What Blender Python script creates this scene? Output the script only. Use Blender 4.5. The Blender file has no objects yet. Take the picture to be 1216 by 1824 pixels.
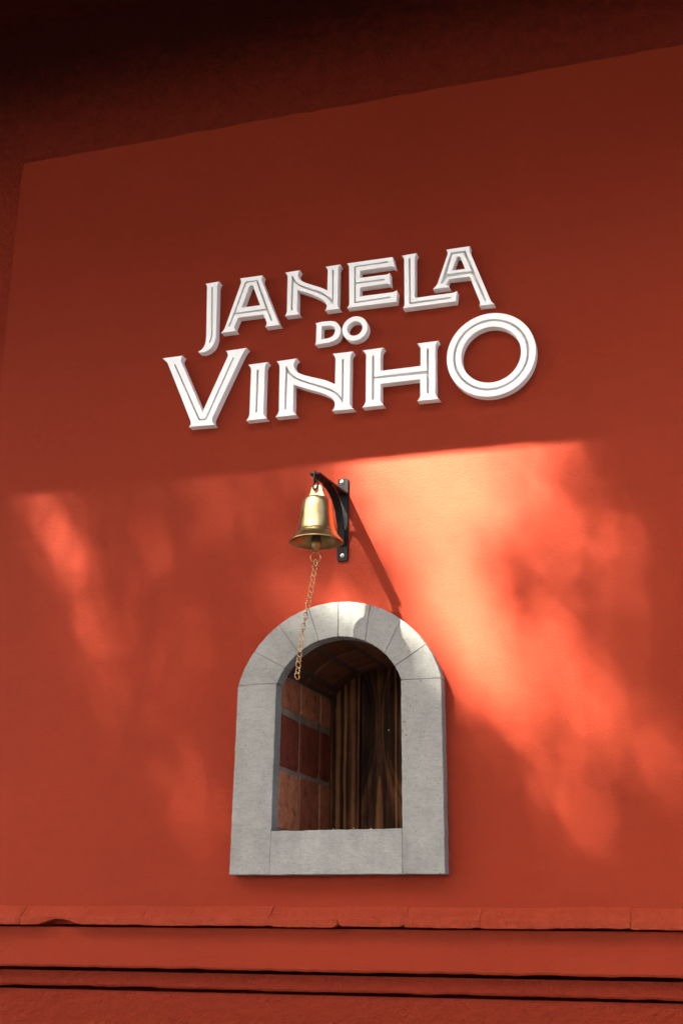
import bpy, bmesh, math, random
from mathutils import Vector, Matrix
from mathutils.geometry import tessellate_polygon

SC = bpy.context.scene
COL = SC.collection
random.seed(7)
R = math.radians

# ------------------------------------------------------------------ camera, sky, sun, exposure
cam = bpy.data.cameras.new('camera')
cam.sensor_fit = 'VERTICAL'
cam.sensor_height = 36.0
cam.lens = 36.0 * 2400 / 1824
cam.clip_start, cam.clip_end = 0.05, 400
cam_o = bpy.data.objects.new('camera', cam)
COL.objects.link(cam_o)
CAM_LOC = Vector((0.803539, -2.484678, 1.6))
YAW, PITCH, ROLL = -0.314221, 0.307173, 0.010923
fw = Vector((math.sin(YAW) * math.cos(PITCH), math.cos(YAW) * math.cos(PITCH), math.sin(PITCH)))
rt = Vector((math.cos(YAW), -math.sin(YAW), 0.0))
up = rt.cross(fw)
rt2 = rt * math.cos(ROLL) + up * math.sin(ROLL)
up2 = up * math.cos(ROLL) - rt * math.sin(ROLL)
cam_o.matrix_world = Matrix(((rt2.x, up2.x, -fw.x, CAM_LOC.x), (rt2.y, up2.y, -fw.y, CAM_LOC.y),
                             (rt2.z, up2.z, -fw.z, CAM_LOC.z), (0, 0, 0, 1)))
SC.camera = cam_o

SUN = Vector((0.1117, 0.18, -0.2236)).normalized()          # the way the light travels
TO_SUN = -SUN
world = bpy.data.worlds.new('World')
SC.world = world
world.use_nodes = True
wn = world.node_tree.nodes
wn.clear()
sky = wn.new('ShaderNodeTexSky')
sky.sky_type = 'NISHITA'
sky.sun_disc = False
sky.sun_elevation = math.asin(TO_SUN.z)
sky.sun_rotation = math.atan2(TO_SUN.x, TO_SUN.y)
sky.dust_density = 5.0
sky.air_density = 0.45
sky.ozone_density = 0.0
bg = wn.new('ShaderNodeBackground')
bg.inputs['Strength'].default_value = 0.05
wo = wn.new('ShaderNodeOutputWorld')
world.node_tree.links.new(sky.outputs[0], bg.inputs[0])
world.node_tree.links.new(bg.outputs[0], wo.inputs[0])

sun = bpy.data.lights.new('sun', 'SUN')
sun.energy = 5.0
sun.angle = R(0.53)
sun.color = (1.0, 0.97, 0.87)
sun_o = bpy.data.objects.new('sun', sun)
COL.objects.link(sun_o)
sun_o.rotation_euler = SUN.to_track_quat('-Z', 'Y').to_euler()
sun_o.location = (-3, -6, 9)

SC.view_settings.view_transform = 'Standard'
SC.view_settings.look = 'None'
SC.view_settings.gamma = 1
SC.view_settings.use_curve_mapping = False
SC.view_settings.exposure = 4.39
SC.cycles.max_bounces = 8
SC.cycles.diffuse_bounces = 5
SC.cycles.use_denoising = True


# ------------------------------------------------------------------ helpers
def empty(name, loc, label=None, cat=None, group=None):
    o = bpy.data.objects.new(name, None)
    o.empty_display_size = 0.05
    o.location = loc
    COL.objects.link(o)
    tag(o, label, cat, group)
    return o


def tag(o, label=None, cat=None, group=None, kind=None):
    if label: o['label'] = label
    if cat: o['category'] = cat
    if group: o['group'] = group
    if kind: o['kind'] = kind
    return o


def wloc(o):
    p = Vector((0, 0, 0))
    while o is not None:
        p = p + o.location
        o = o.parent
    return p


def link(name, me, mat, parent=None, loc=(0, 0, 0), rot=None):
    o = bpy.data.objects.new(name, me)
    COL.objects.link(o)
    if mat and not me.materials: me.materials.append(mat)
    o.location = loc
    if rot is not None: o.rotation_euler = rot
    if parent: o.parent = parent
    return o


def bm_obj(name, bm, mat, parent=None, smooth=False, origin=None):
    """bm holds WORLD coordinates; the object's origin goes to `origin` (default: the parent's)."""
    po = wloc(parent) if parent else Vector((0, 0, 0))
    og = Vector(origin) if origin is not None else po
    bmesh.ops.translate(bm, verts=bm.verts, vec=-og)
    bmesh.ops.recalc_face_normals(bm, faces=bm.faces)
    me = bpy.data.meshes.new(name)
    bm.to_mesh(me)
    bm.free()
    if smooth:
        for p in me.polygons: p.use_smooth = True
    return link(name, me, mat, parent, og - po)


def box(bm, x0, x1, y0, y1, z0, z1):
    v = [bm.verts.new((x, y, z)) for x in (x0, x1) for y in (y0, y1) for z in (z0, z1)]
    for f in ((0, 1, 3, 2), (4, 6, 7, 5), (0, 4, 5, 1), (2, 3, 7, 6), (0, 2, 6, 4), (1, 5, 7, 3)):
        bm.faces.new([v[i] for i in f])
    return v


def tube(bm, pts, rad, n=8, closed=False, caps=True):
    pts = [Vector(p) for p in pts]
    rads = rad if isinstance(rad, (list, tuple)) else [rad] * len(pts)
    rings = []
    N = len(pts)
    ref = Vector((0.13, 0.27, 0.95))
    for i, p in enumerate(pts):
        a = pts[(i - 1) % N] if (closed or i > 0) else p
        b = pts[(i + 1) % N] if (closed or i < N - 1) else p
        t = (b - a).normalized()
        u = t.cross(ref)
        if u.length < 1e-3: u = t.cross(Vector((1, 0, 0)))
        u.normalize()
        w = t.cross(u)
        rings.append([bm.verts.new(p + (u * math.cos(2 * math.pi * k / n) + w * math.sin(2 * math.pi * k / n)) * rads[i]) for k in range(n)])
    for i in range(N if closed else N - 1):
        A, B = rings[i], rings[(i + 1) % N]
        for k in range(n):
            bm.faces.new((A[k], A[(k + 1) % n], B[(k + 1) % n], B[k]))
    if caps and not closed:
        bm.faces.new(rings[0]); bm.faces.new(rings[-1])


def lathe(bm, prof, c, n=40, cap=False):
    c = Vector(c)
    rings = []
    for r, z in prof:
        rings.append([bm.verts.new(c + Vector((max(r, 1e-4) * math.cos(2 * math.pi * k / n), max(r, 1e-4) * math.sin(2 * math.pi * k / n), z))) for k in range(n)])
    for A, B in zip(rings, rings[1:]):
        for k in range(n):
            bm.faces.new((A[k], A[(k + 1) % n], B[(k + 1) % n], B[k]))
    if cap:
        bm.faces.new(rings[0]); bm.faces.new(rings[-1])


def fill(bm, outer, holes, y):
    """flat face in the plane y (points are x, z pairs) with holes."""
    loops = [[Vector((p[0], p[1], 0)) for p in outer]] + [[Vector((p[0], p[1], 0)) for p in h] for h in holes]
    flat = [p for l in loops for p in l]
    vs = [bm.verts.new((p.x, y, p.y)) for p in flat]
    for t in tessellate_polygon(loops):
        try: bm.faces.new([vs[i] for i in t])
        except ValueError: pass
    out, k = [], 0
    for l in loops:
        out.append(vs[k:k + len(l)]); k += len(l)
    return out


def wall_strip(bm, loop, ya, yb):
    A = [bm.verts.new((p[0], ya, p[1])) for p in loop]
    B = [bm.verts.new((p[0], yb, p[1])) for p in loop]
    n = len(loop)
    for i in range(n):
        bm.faces.new((A[i], A[(i + 1) % n], B[(i + 1) % n], B[i]))


def prism(bm, poly, ya, yb):
    """poly of (x, z) extruded from ya to yb, closed."""
    A = [bm.verts.new((p[0], ya, p[1])) for p in poly]
    B = [bm.verts.new((p[0], yb, p[1])) for p in poly]
    bm.faces.new(A); bm.faces.new(B)
    n = len(poly)
    for i in range(n):
        bm.faces.new((A[i], A[(i + 1) % n], B[(i + 1) % n], B[i]))


def soften(bm, w=0.0012, seg=1, ang=35):
    bmesh.ops.recalc_face_normals(bm, faces=bm.faces)
    es = [e for e in bm.edges if len(e.link_faces) == 2 and e.calc_face_angle(0) > R(ang)]
    bmesh.ops.bevel(bm, geom=es, offset=w, segments=seg, profile=0.6, affect='EDGES', clamp_overlap=True)


# ------------------------------------------------------------------ materials
class M:
    def __init__(self, name):
        self.m = bpy.data.materials.new(name)
        self.m.use_nodes = True
        self.t = self.m.node_tree
        self.b = self.t.nodes['Principled BSDF']

    def n(self, typ, **kw):
        o = self.t.nodes.new('ShaderNode' + typ)
        for k, v in kw.items():
            if k in o.inputs: o.inputs[k].default_value = v
            else: setattr(o, k, v)
        return o

    def l(self, a, b):
        self.t.links.new(a, b)

    def set(self, **kw):
        for k, v in kw.items():
            self.b.inputs[k.replace('_', ' ')].default_value = v

    def coord(self, scale=(1, 1, 1), obj=True):
        if obj:
            s = self.n('TexCoord').outputs['Object']
        else:
            s = self.n('NewGeometry').outputs['Position']
        mp = self.n('Mapping')
        mp.inputs['Scale'].default_value = scale
        self.l(s, mp.inputs['Vector'])
        return mp.outputs[0]

    def noise(self, vec, scale, detail=4, rough=0.55, dist=0.0):
        t = self.n('TexNoise', Scale=scale, Detail=detail, Roughness=rough, Distortion=dist)
        self.l(vec, t.inputs['Vector'])
        return t.outputs['Fac']

    def ramp(self, fac, stops):
        r = self.n('ValToRGB')
        e = r.color_ramp.elements
        while len(e) > 1: e.remove(e[-1])
        e[0].position, e[0].color = stops[0][0], (*stops[0][1], 1)
        for p, c in stops[1:]:
            x = e.new(p); x.color = (*c, 1)
        self.l(fac, r.inputs['Fac'])
        return r.outputs['Color']

    def math(self, op, a, b=None, clamp=False):
        o = self.n('Math', operation=op, use_clamp=clamp)
        for i, v in enumerate((a, b)):
            if v is None: continue
            if isinstance(v, (int, float)): o.inputs[i].default_value = v
            else: self.l(v, o.inputs[i])
        return o.outputs[0]

    def mix(self, fac, a, b):
        o = self.n('Mix', data_type='RGBA')
        for i, v in ((0, fac), (6, a), (7, b)):
            if isinstance(v, tuple): o.inputs[i].default_value = (*v, 1)
            elif isinstance(v, (int, float)): o.inputs[i].default_value = v
            else: self.l(v, o.inputs[i])
        return o.outputs[2]

    def bump(self, chain):
        """chain of (height, strength, distance)"""
        prev = None
        for h, s, d in chain:
            bp = self.n('Bump', Strength=s, Distance=d)
            self.l(h, bp.inputs['Height'])
            if prev is not None: self.l(prev, bp.inputs['Normal'])
            prev = bp.outputs[0]
        self.l(prev, self.b.inputs['Normal'])


def paint(name, a, b, rough=0.62, coarse=0.0, eave_shade=None):
    m = M(name)
    v = m.coord(obj=False)
    big = m.noise(v, 2.2, 5, 0.6)
    v2 = m.coord((1.0, 1.0, 3.2), obj=False)
    strokes = m.noise(v2, 14, 5, 0.6, 0.4)
    fine = m.noise(v, 230, 4, 0.7)
    med = m.noise(v, 45, 5, 0.6)
    f = m.math('ADD', m.math('MULTIPLY', big, 0.5), m.math('ADD', m.math('MULTIPLY', strokes, 0.25), m.math('MULTIPLY', med, 0.25)))
    c = m.ramp(f, [(0.36, a), (0.64, b)])
    # small dark pits, sparse
    vo = m.n('TexVoronoi', feature='F1', Scale=9.0)
    m.l(v, vo.inputs['Vector'])
    pit = m.math('LESS_THAN', vo.outputs['Distance'], 0.017)
    c = m.mix(m.math('MULTIPLY', pit, 0.6), c, tuple(x * 0.35 for x in a))
    if eave_shade:                                  # eave shade painted into the old plaster, with a ragged lower limit
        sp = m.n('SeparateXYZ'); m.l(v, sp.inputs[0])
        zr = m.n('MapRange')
        zr.inputs['From Min'].default_value, zr.inputs['From Max'].default_value = eave_shade[0], eave_shade[1]
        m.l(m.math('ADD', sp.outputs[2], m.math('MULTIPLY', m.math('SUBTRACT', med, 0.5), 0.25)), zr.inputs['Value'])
        c = m.mix(zr.outputs[0], c, tuple(x * eave_shade[2] for x in a))
    m.l(c, m.b.inputs['Base Color'])
    # hairline scratches: thin bands of a distorted wave, masked to few places
    wv = m.n('TexNoise', Scale=3.0, Detail=2.0, Distortion=1.6)
    m.l(v, wv.inputs['Vector'])
    ln = m.math('LESS_THAN', m.math('ABSOLUTE', m.math('SUBTRACT', wv.outputs['Fac'], 0.5)), 0.0028)
    msk = m.math('GREATER_THAN', m.noise(v, 5.0, 2), 0.6)
    scr = m.math('MULTIPLY', ln, msk)
    ch = [(strokes, 0.06, 0.004), (med, 0.17 + coarse, 0.0022 + coarse * 0.004), (fine, 0.85 + coarse * 0.2, 0.0012),
          (m.math('SUBTRACT', 1.0, pit), 0.6, 0.001), (m.math('SUBTRACT', 1.0, scr), 0.5, 0.0008)]
    if coarse:
        lump = m.noise(v, 48, 6, 0.7, 0.15)
        ch.insert(0, (lump, 0.9, 0.007))
    m.bump(ch)
    rr = m.math('ADD', m.math('MULTIPLY', big, 0.2), rough - 0.1)
    m.l(rr, m.b.inputs['Roughness'])
    m.set(Specular_IOR_Level=0.05)
    return m.m


PAINT = paint('terracotta_paint', (0.180, 0.0212, 0.0082), (0.206, 0.0252, 0.0102))
PAINT_OLD = paint('old_crimson_paint', (0.165, 0.0178, 0.0076), (0.190, 0.0210, 0.0092), 0.68, 0.25, eave_shade=(3.26, 3.66, 0.18))
PAINT_ROUGH = paint('rough_plinth_paint', (0.148, 0.0165, 0.0066), (0.170, 0.0195, 0.0080), 0.66, 0.5)
PAINT_TILE = paint('worn_ledge_paint', (0.212, 0.0280, 0.0118), (0.250, 0.0370, 0.0160), 0.6, 0.15)


def simple(name, col, rough=0.5, metal=0.0, bump=None, var=0.0, spec=0.5):
    m = M(name)
    m.set(Base_Color=(*col, 1), Roughness=rough, Metallic=metal, Specular_IOR_Level=spec)
    v = m.coord(obj=False)
    if var:
        n = m.noise(v, 30, 5, 0.6)
        m.l(m.ramp(n, [(0.3, tuple(x * (1 - var) for x in col)), (0.7, tuple(min(1, x * (1 + var)) for x in col))]), m.b.inputs['Base Color'])
    if bump:
        m.bump([(m.noise(v, bump[0], 4, 0.6), bump[1], bump[2])])
    return m.m


def letter_mat():
    m = M('white_lacquer')
    v = m.coord(obj=False)
    n1 = m.noise(v, 9, 4)
    sm = m.math('GREATER_THAN', m.noise(v, 38, 6, 0.7), 0.72)
    near = m.n('Separate' + 'XYZ'); m.l(v, near.inputs[0])
    c = m.ramp(n1, [(0.3, (0.85, 0.845, 0.825)), (0.7, (0.87, 0.868, 0.85))])
    c = m.mix(m.math('MULTIPLY', sm, 0.16), c, (0.72, 0.56, 0.48))
    m.l(c, m.b.inputs['Base Color'])
    m.set(Roughness=0.45, Specular_IOR_Level=0.4)
    m.bump([(m.noise(v, 300, 2), 0.12, 0.0004)])
    return m.m


def stone_mat():
    m = M('grey_sawn_stone')
    v = m.coord(obj=False)
    oi = m.n('ObjectInfo').outputs['Random']
    vh = m.coord((0.38, 0.6, 1.0), obj=False)
    saw = m.noise(vh, 240, 4, 0.75)
    grain = m.noise(v, 300, 3, 0.7)
    blot = m.noise(v, 13, 6, 0.65, 0.3)
    vv = m.coord((1.0, 1.0, 0.3), obj=False)
    run = m.noise(vv, 16, 5, 0.6)
    base = m.ramp(m.math('ADD', m.math('MULTIPLY', blot, 0.7), m.math('MULTIPLY', run, 0.3)),
                  [(0.34, (0.158, 0.157, 0.143)), (0.5, (0.206, 0.203, 0.182)), (0.66, (0.244, 0.239, 0.214))])
    tan = m.ramp(m.noise(v, 7.5, 5, 0.6), [(0.60, (0, 0, 0)), (0.74, (1, 1, 1))])
    base = m.mix(m.math('MULTIPLY', tan, 0.7), base, (0.235, 0.20, 0.15))
    gr = m.ramp(m.math('ADD', m.math('MULTIPLY', saw, 0.55), m.math('MULTIPLY', grain, 0.45)), [(0.34, (0.74, 0.74, 0.73)), (0.48, (1.0, 1.0, 1.0)), (0.64, (1.16, 1.16, 1.15))])
    mul = m.n('Mix', data_type='RGBA', blend_type='MULTIPLY'); mul.inputs[0].default_value = 1.0
    m.l(base, mul.inputs[6]); m.l(gr, mul.inputs[7])
    tone = m.math('ADD', m.math('MULTIPLY', oi, 0.12), 0.94)
    hsv = m.n('HueSaturation'); m.l(mul.outputs[2], hsv.inputs['Color']); m.l(tone, hsv.inputs['Value'])
    vo = m.n('TexVoronoi', feature='F1', Scale=60.0); m.l(v, vo.inputs['Vector'])
    pit = m.math('MULTIPLY', m.math('LESS_THAN', vo.outputs['Distance'], 0.085), m.math('GREATER_THAN', m.noise(v, 8, 2), 0.52))
    c = m.mix(m.math('MULTIPLY', pit, 0.75), hsv.outputs[0], (0.05, 0.05, 0.048))
    m.l(c, m.b.inputs['Base Color'])
    m.set(Roughness=0.85, Specular_IOR_Level=0.25)
    m.bump([(saw, 0.55, 0.0010), (grain, 0.4, 0.0006), (m.math('SUBTRACT', 1.0, pit), 0.8, 0.001)])
    return m.m


def brick_mat(name='old_fired_brick', k=1.4, tones=((0.0, (0.19, 0.060, 0.028)), (0.5, (0.26, 0.085, 0.040)), (1.0, (0.30, 0.115, 0.055)))):
    m = M(name)
    v = m.coord(obj=False)
    oi = m.n('ObjectInfo').outputs['Random']
    tone = m.ramp(oi, [(p, tuple(x * k for x in c)) for p, c in tones])
    blot = m.noise(v, 36, 7, 0.75, 0.25)
    dark = m.ramp(blot, [(0.30, (0.30, 0.25, 0.24)), (0.44, (0.82, 0.80, 0.80)), (0.56, (1.05, 1.05, 1.05)), (0.75, (1.30, 1.32, 1.30))])
    mul = m.n('Mix', data_type='RGBA', blend_type='MULTIPLY'); mul.inputs[0].default_value = 1.0
    m.l(tone, mul.inputs[6]); m.l(dark, mul.inputs[7])
    vs = m.coord((1.0, 1.0, 0.25), obj=False)
    pale = m.math('MULTIPLY', m.math('GREATER_THAN', m.noise(vs, 150, 3, 0.7), 0.66), 0.35)
    c = m.mix(m.math('MULTIPLY', pale, 0.9), mul.outputs[2], (0.30, 0.20, 0.13))
    m.l(c, m.b.inputs['Base Color'])
    m.set(Roughness=0.8, Specular_IOR_Level=0.25)
    m.bump([(blot, 0.4, 0.003), (m.noise(v, 160, 4, 0.65), 0.5, 0.0012)])
    return m.m


def plank_mat(name, flame):
    """charred softwood: burnt dark with pale bands where the hard grain was brushed bare."""
    m = M(name)
    s = m.n('SeparateXYZ'); m.l(m.n('NewGeometry').outputs['Position'], s.inputs[0])
    X, Z = s.outputs[0], s.outputs[2]
    wob = m.math('MULTIPLY', m.math('SUBTRACT', m.noise(m.coord((6, 1, 1), obj=False), 9, 3, 0.5), 0.5), 0.006)
    XW = m.math('ADD', X, wob)

    def band(u, c, w, a):        # soft stripe of half width w round c
        d = m.math('DIVIDE', m.math('ABSOLUTE', m.math('SUBTRACT', u, c)), w)
        k = m.math('MAXIMUM', m.math('SUBTRACT', 1.0, m.math('MULTIPLY', d, d)), 0.0)
        return m.math('MULTIPLY', k, a)
    if flame:
        zz = m.math('SUBTRACT', Z, 2.045)
        w = m.math('ADD', m.math('MULTIPLY', m.math('MULTIPLY', zz, zz), 1.02), 0.0062)
        r = m.math('SUBTRACT', XW, -0.0158)
        near = m.math('DIVIDE', m.math('ABSOLUTE', r), w)
        parts = [band(near, 1.06, 0.40, 0.15), band(near, 1.75, 0.3, 0.08)]
        fz = m.math('MAXIMUM', m.math('SUBTRACT', 1.936, Z), 0.0001)
        fw = m.math('MULTIPLY', m.math('POWER', fz, 0.55), 0.040)
        parts.append(m.math('MULTIPLY', m.math('MAXIMUM', m.math('SUBTRACT', 1.0, m.math('POWER', m.math('DIVIDE', m.math('ABSOLUTE', r), fw), 2.0)), 0.0), 0.26))
        parts += [band(XW, 0.0205, 0.0030, 0.24), band(XW, 0.0305, 0.0040, 0.12), band(near, 0.0, 0.85, 0.10)]
        off = 3.3
    else:
        parts = [band(XW, c, w_, a) for c, w_, a in ((-0.1240, 0.0030, 0.12), (-0.1090, 0.0068, 0.25), (-0.0935, 0.0036, 0.25), (-0.0760, 0.0080, 0.25), (-0.0640, 0.0028, 0.24),
                                                     (0.050, 0.004, 0.3), (0.066, 0.003, 0.3), (0.085, 0.006, 0.25), (0.105, 0.003, 0.3))]
        off = 7.7
    acc = parts[0]
    for p_ in parts[1:]: acc = m.math('ADD', acc, p_)
    cv = m.n('CombineXYZ'); m.l(m.math('MULTIPLY', XW, 150.0), cv.inputs[0]); m.l(m.math('MULTIPLY', Z, 2.2), cv.inputs[2])
    cv.inputs[1].default_value = off
    g1 = m.noise(cv.outputs[0], 1.0, 3, 0.55, 0.2)
    cv2 = m.n('CombineXYZ'); m.l(m.math('MULTIPLY', XW, 620.0), cv2.inputs[0]); m.l(m.math('MULTIPLY', Z, 6.0), cv2.inputs[2])
    g2 = m.noise(cv2.outputs[0], 1.0, 3, 0.6)
    patch = m.noise(m.coord((1, 1, 0.5), obj=False), 14, 4, 0.6)
    g = m.math('ADD', m.math('ADD', acc, m.math('MULTIPLY', g1, 0.42)), m.math('MULTIPLY', g2, 0.16))
    g = m.math('ADD', g, m.math('MULTIPLY', m.math('SUBTRACT', patch, 0.5), 0.5))
    c = m.ramp(g, [(0.20, (0.008, 0.0045, 0.003)), (0.34, (0.034, 0.014, 0.006)), (0.46, (0.115, 0.046, 0.017)), (0.60, (0.21, 0.092, 0.034)), (0.85, (0.29, 0.145, 0.058))])
    m.l(c, m.b.inputs['Base Color'])
    m.set(Roughness=0.6, Specular_IOR_Level=0.08)
    m.bump([(g1, 0.4, 0.0025), (g2, 0.3, 0.0008)])
    return m.m


def brass_mat(name, col, rough):
    m = M(name)
    v = m.coord((1, 1, 6), obj=True)
    n = m.noise(v, 40, 4, 0.6)
    vt = m.coord((1, 1, 1), obj=True)
    tarn = m.noise(vt, 26, 5, 0.6, 0.6)
    c = m.ramp(tarn, [(0.3, tuple(x * 0.62 for x in col)), (0.62, col)])
    m.l(c, m.b.inputs['Base Color'])
    m.l(m.math('ADD', m.math('MULTIPLY', n, 0.22), rough - 0.08), m.b.inputs['Roughness'])
    m.set(Metallic=1.0)
    m.bump([(n, 0.05, 0.0004)])
    return m.m


WHITE = letter_mat()
STONE = stone_mat()
BRICK = brick_mat()
BRICK_RED = brick_mat('dark_red_brick', 0.9, ((0.0, (0.18, 0.034, 0.017)), (1.0, (0.23, 0.050, 0.024))))
BRICK_SHADED = brick_mat('shaded_vault_brick', 0.5)  # darker copy of the niche brick, the vault's shade put into its colour
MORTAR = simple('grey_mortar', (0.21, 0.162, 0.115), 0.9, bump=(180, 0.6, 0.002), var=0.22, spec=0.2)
MORTAR_SHADED = simple('shaded_vault_mortar', (0.075, 0.055, 0.040), 0.9, bump=(180, 0.6, 0.002), var=0.25, spec=0.1)  # darker mortar copy with the vault's shade painted in
JOINT = simple('joint_mortar', (0.20, 0.198, 0.18), 0.9, bump=(300, 0.5, 0.001), var=0.2, spec=0.2)
PLANK_A = plank_mat('charred_plank_straight', False)
PLANK_B = plank_mat('charred_plank_flame', True)
BRASS = brass_mat('brass', (0.48, 0.345, 0.155), 0.29)
BRASS_EAR = brass_mat('cast_brass', (0.42, 0.335, 0.185), 0.5)
BRASS_IN = brass_mat('dull_brass', (0.27, 0.175, 0.075), 0.45)
COPPER = brass_mat('polished_copper_gold', (0.42, 0.275, 0.13), 0.24)
IRON = simple('black_powder_coat', (0.0050, 0.0048, 0.0047), 0.55, 0.0, bump=(420, 0.8, 0.0014), spec=0.16)
STEEL = simple('zinc', (0.55, 0.52, 0.45), 0.32, 1.0)
SCREW = simple('yellow_zinc', (0.75, 0.66, 0.42), 0.30, 1.0)
SLOT = simple('screw_recess', (0.03, 0.028, 0.025), 0.6)
SOFFIT = simple('dark_soffit_boards', (0.045, 0.0055, 0.0028), 0.8, bump=(60, 0.4, 0.003), var=0.3, spec=0.03)
LEAF = simple('leaf', (0.045, 0.085, 0.025), 0.5, var=0.35)
BARK = simple('bark', (0.075, 0.058, 0.042), 0.9, bump=(35, 0.9, 0.02), var=0.3)
PAVE = simple('asphalt', (0.032, 0.030, 0.028), 0.9, bump=(25, 0.5, 0.004), var=0.3)
ROOF = simple('clay_roof', (0.23, 0.09, 0.05), 0.85, bump=(30, 0.6, 0.01), var=0.3)

# ------------------------------------------------------------------ ground
bm = bmesh.new()
box(bm, -60, 60, -60, 60, -0.3, 0.0)
tag(bm_obj('pavement', bm, PAVE), 'dark paved ground in front of the red wall', None, None, 'structure')

# ------------------------------------------------------------------ the red house wall
house = empty('red_wall', (0, 0.02, 0), 'terracotta red plastered wall with a moulded ledge along its foot', 'wall')
CEN = (0.0020, 2.0300)                      # centre of the window arch
SOFZ = 3.775


def arc(cx, cz, r, a0, a1, n):
    return [(cx + r * math.sin(a0 + (a1 - a0) * i / n), cz + r * math.cos(a0 + (a1 - a0) * i / n)) for i in range(n + 1)]


# opening behind the stone surround
hole = [(-0.145, 1.783), (0.147, 1.783), (0.147, 2.085)] + arc(0.0015, 2.028, 0.156, R(68), R(-68), 14) + [(-0.145, 2.085)]
# smooth coat: its top and left edges are slightly ragged
top = [(x, 3.3888 + random.uniform(-0.0022, 0.0022)) for x in [-0.822 + 0.035 * i for i in range(0, 110)]]
left = [(-0.828 + random.uniform(-0.0012, 0.0012) - (3.38 - z) * 0.004, z) for z in [1.64 + 0.05 * i for i in range(0, 35)]]
outline = left + top + [(3.05, 1.64)]
bm = bmesh.new()
loops = fill(bm, outline, [hole], 0.0)
wall_strip(bm, outline, 0.0, 0.022)
wall_strip(bm, hole, 0.0, 0.03)
bm_obj('plaster_coat', bm, PAINT, house)
# old wall behind, a touch recessed (ring round the coat: above, left, right)
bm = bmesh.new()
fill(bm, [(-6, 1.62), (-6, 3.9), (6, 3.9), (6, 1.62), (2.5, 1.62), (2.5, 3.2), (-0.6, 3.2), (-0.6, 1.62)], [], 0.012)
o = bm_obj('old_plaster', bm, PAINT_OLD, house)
o['label'] = 'older rougher plaster round the smooth coat, eave shade painted into its top'

# ledge of painted clay tiles, one by one
joints = [-1.32, -1.19, -1.06, -0.925, -0.79, -0.6534, -0.522, -0.3884, -0.2668, -0.1284, 0.0057, 0.1336, 0.2709, 0.4047, 0.5342, 0.667, 0.80, 0.93]
rl = random.Random(11)
for i in range(len(joints) - 1):
    xa, xb = joints[i] + 0.0001, joints[i + 1] - 0.0001
    dz, dy = rl.uniform(-0.0011, 0.0011), rl.uniform(-0.0008, 0.0008)
    bm = bmesh.new()
    n = 14
    rows = []
    for k in range(n + 1):
        x = xa + (xb - xa) * k / n
        e = 1.0 if k in (0, n) else 0.0
        j = lambda s: rl.uniform(-s, s)
        zt = 1.6576 + dz + 0.0003 * math.sin(k)
        zf = 1.6368 + dz + j(0.0005) - 0.0003 * e
        zb = 1.6212 + dz + j(0.0007) + 0.0010 * e
        yf = -0.030 + dy + j(0.0006) + 0.0003 * e
        if i == 5:                                    # bite broken out of the lower edge
            u = (x - (-0.570)) / 0.034
            b = math.exp(-(abs(u) ** 2.6))
            zb += 0.0115 * b; yf += 0.009 * b; zf += 0.001 * b
        if i in (9, 10) and k in (n, 0):
            zb += 0.003
        rows.append([bm.verts.new(v) for v in ((x, 0.019, zt + 0.002), (x, 0.0, zt), (x, yf + 0.0035, zf + 0.0022), (x, yf, zf - 0.0012), (x, yf + 0.0006, zb + 0.0010), (x, yf + 0.0022, zb), (x, 0.019, zb + 0.001))])
    for A, B in zip(rows, rows[1:]):
        for q in range(7):
            bm.faces.new((A[q], A[(q + 1) % 7], B[(q + 1) % 7], B[q]))
    bm.faces.new(rows[0]); bm.faces.new(rows[-1])
    bm_obj('ledge_tile', bm, PAINT_TILE, house, origin=((xa + xb) / 2, 0, 1.64))
bm = bmesh.new()
box(bm, -1.5, 1.2, 0.002, 0.0195, 1.6236, 1.655)
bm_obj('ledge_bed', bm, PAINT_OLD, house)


def moulding(name, ya, z0, z1, mat, jz, seed, lip=0.004):
    """a plaster course with an uneven lower arris."""
    r_ = random.Random(seed)
    bm = bmesh.new()
    rows = []
    n = 230
    w = 0.0
    for k in range(n + 1):
        x = -1.5 + 2.7 * k / n
        w = 0.75 * w + r_.uniform(-jz, jz)
        d = 0.0006 * math.sin(k * 0.31) + r_.uniform(-0.0003, 0.0003)
        rows.append([bm.verts.new(v) for v in ((x, 0.09, z1), (x, ya + d, z1), (x, ya + d + w * 0.2, z0 + lip + w), (x, ya + 0.0022 + d, z0 + w), (x, 0.09, z0 + w + 0.001))])
    for A, B in zip(rows, rows[1:]):
        for q in range(5):
            bm.faces.new((A[q], A[(q + 1) % 5], B[(q + 1) % 5], B[q]))
    bm.faces.new(rows[0]); bm.faces.new(rows[-1])
    return bm_obj(name, bm, mat, house)


moulding('frieze_band', -0.008, 1.5432, 1.6180, PAINT, 0.0009, 3)
moulding('lower_band', 0.012, 1.5072, 1.5362, PAINT_ROUGH, 0.0010, 4)
bm = bmesh.new()
nx, nz = 180, 60
g = [[bm.verts.new((-1.5 + 2.7 * i / nx, 0.022 + random.uniform(-0.0006, 0.0006), 0.0 + 1.5012 * (j / nz) ** 0.35)) for j in range(nz + 1)] for i in range(nx + 1)]
for i in range(nx):
    for j in range(nz):
        bm.faces.new((g[i][j], g[i + 1][j], g[i + 1][j + 1], g[i][j + 1]))
box(bm, -1.5, 1.2, 0.0235, 0.09, 1.40, 1.5005)
bm_obj('plinth', bm, PAINT_ROUGH, house)
bm = bmesh.new()
box(bm, -1.5, 1.2, 0.085, 0.12, 1.38, 1.66)
bm_obj('wall_core', bm, PAINT_OLD, house)
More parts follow.
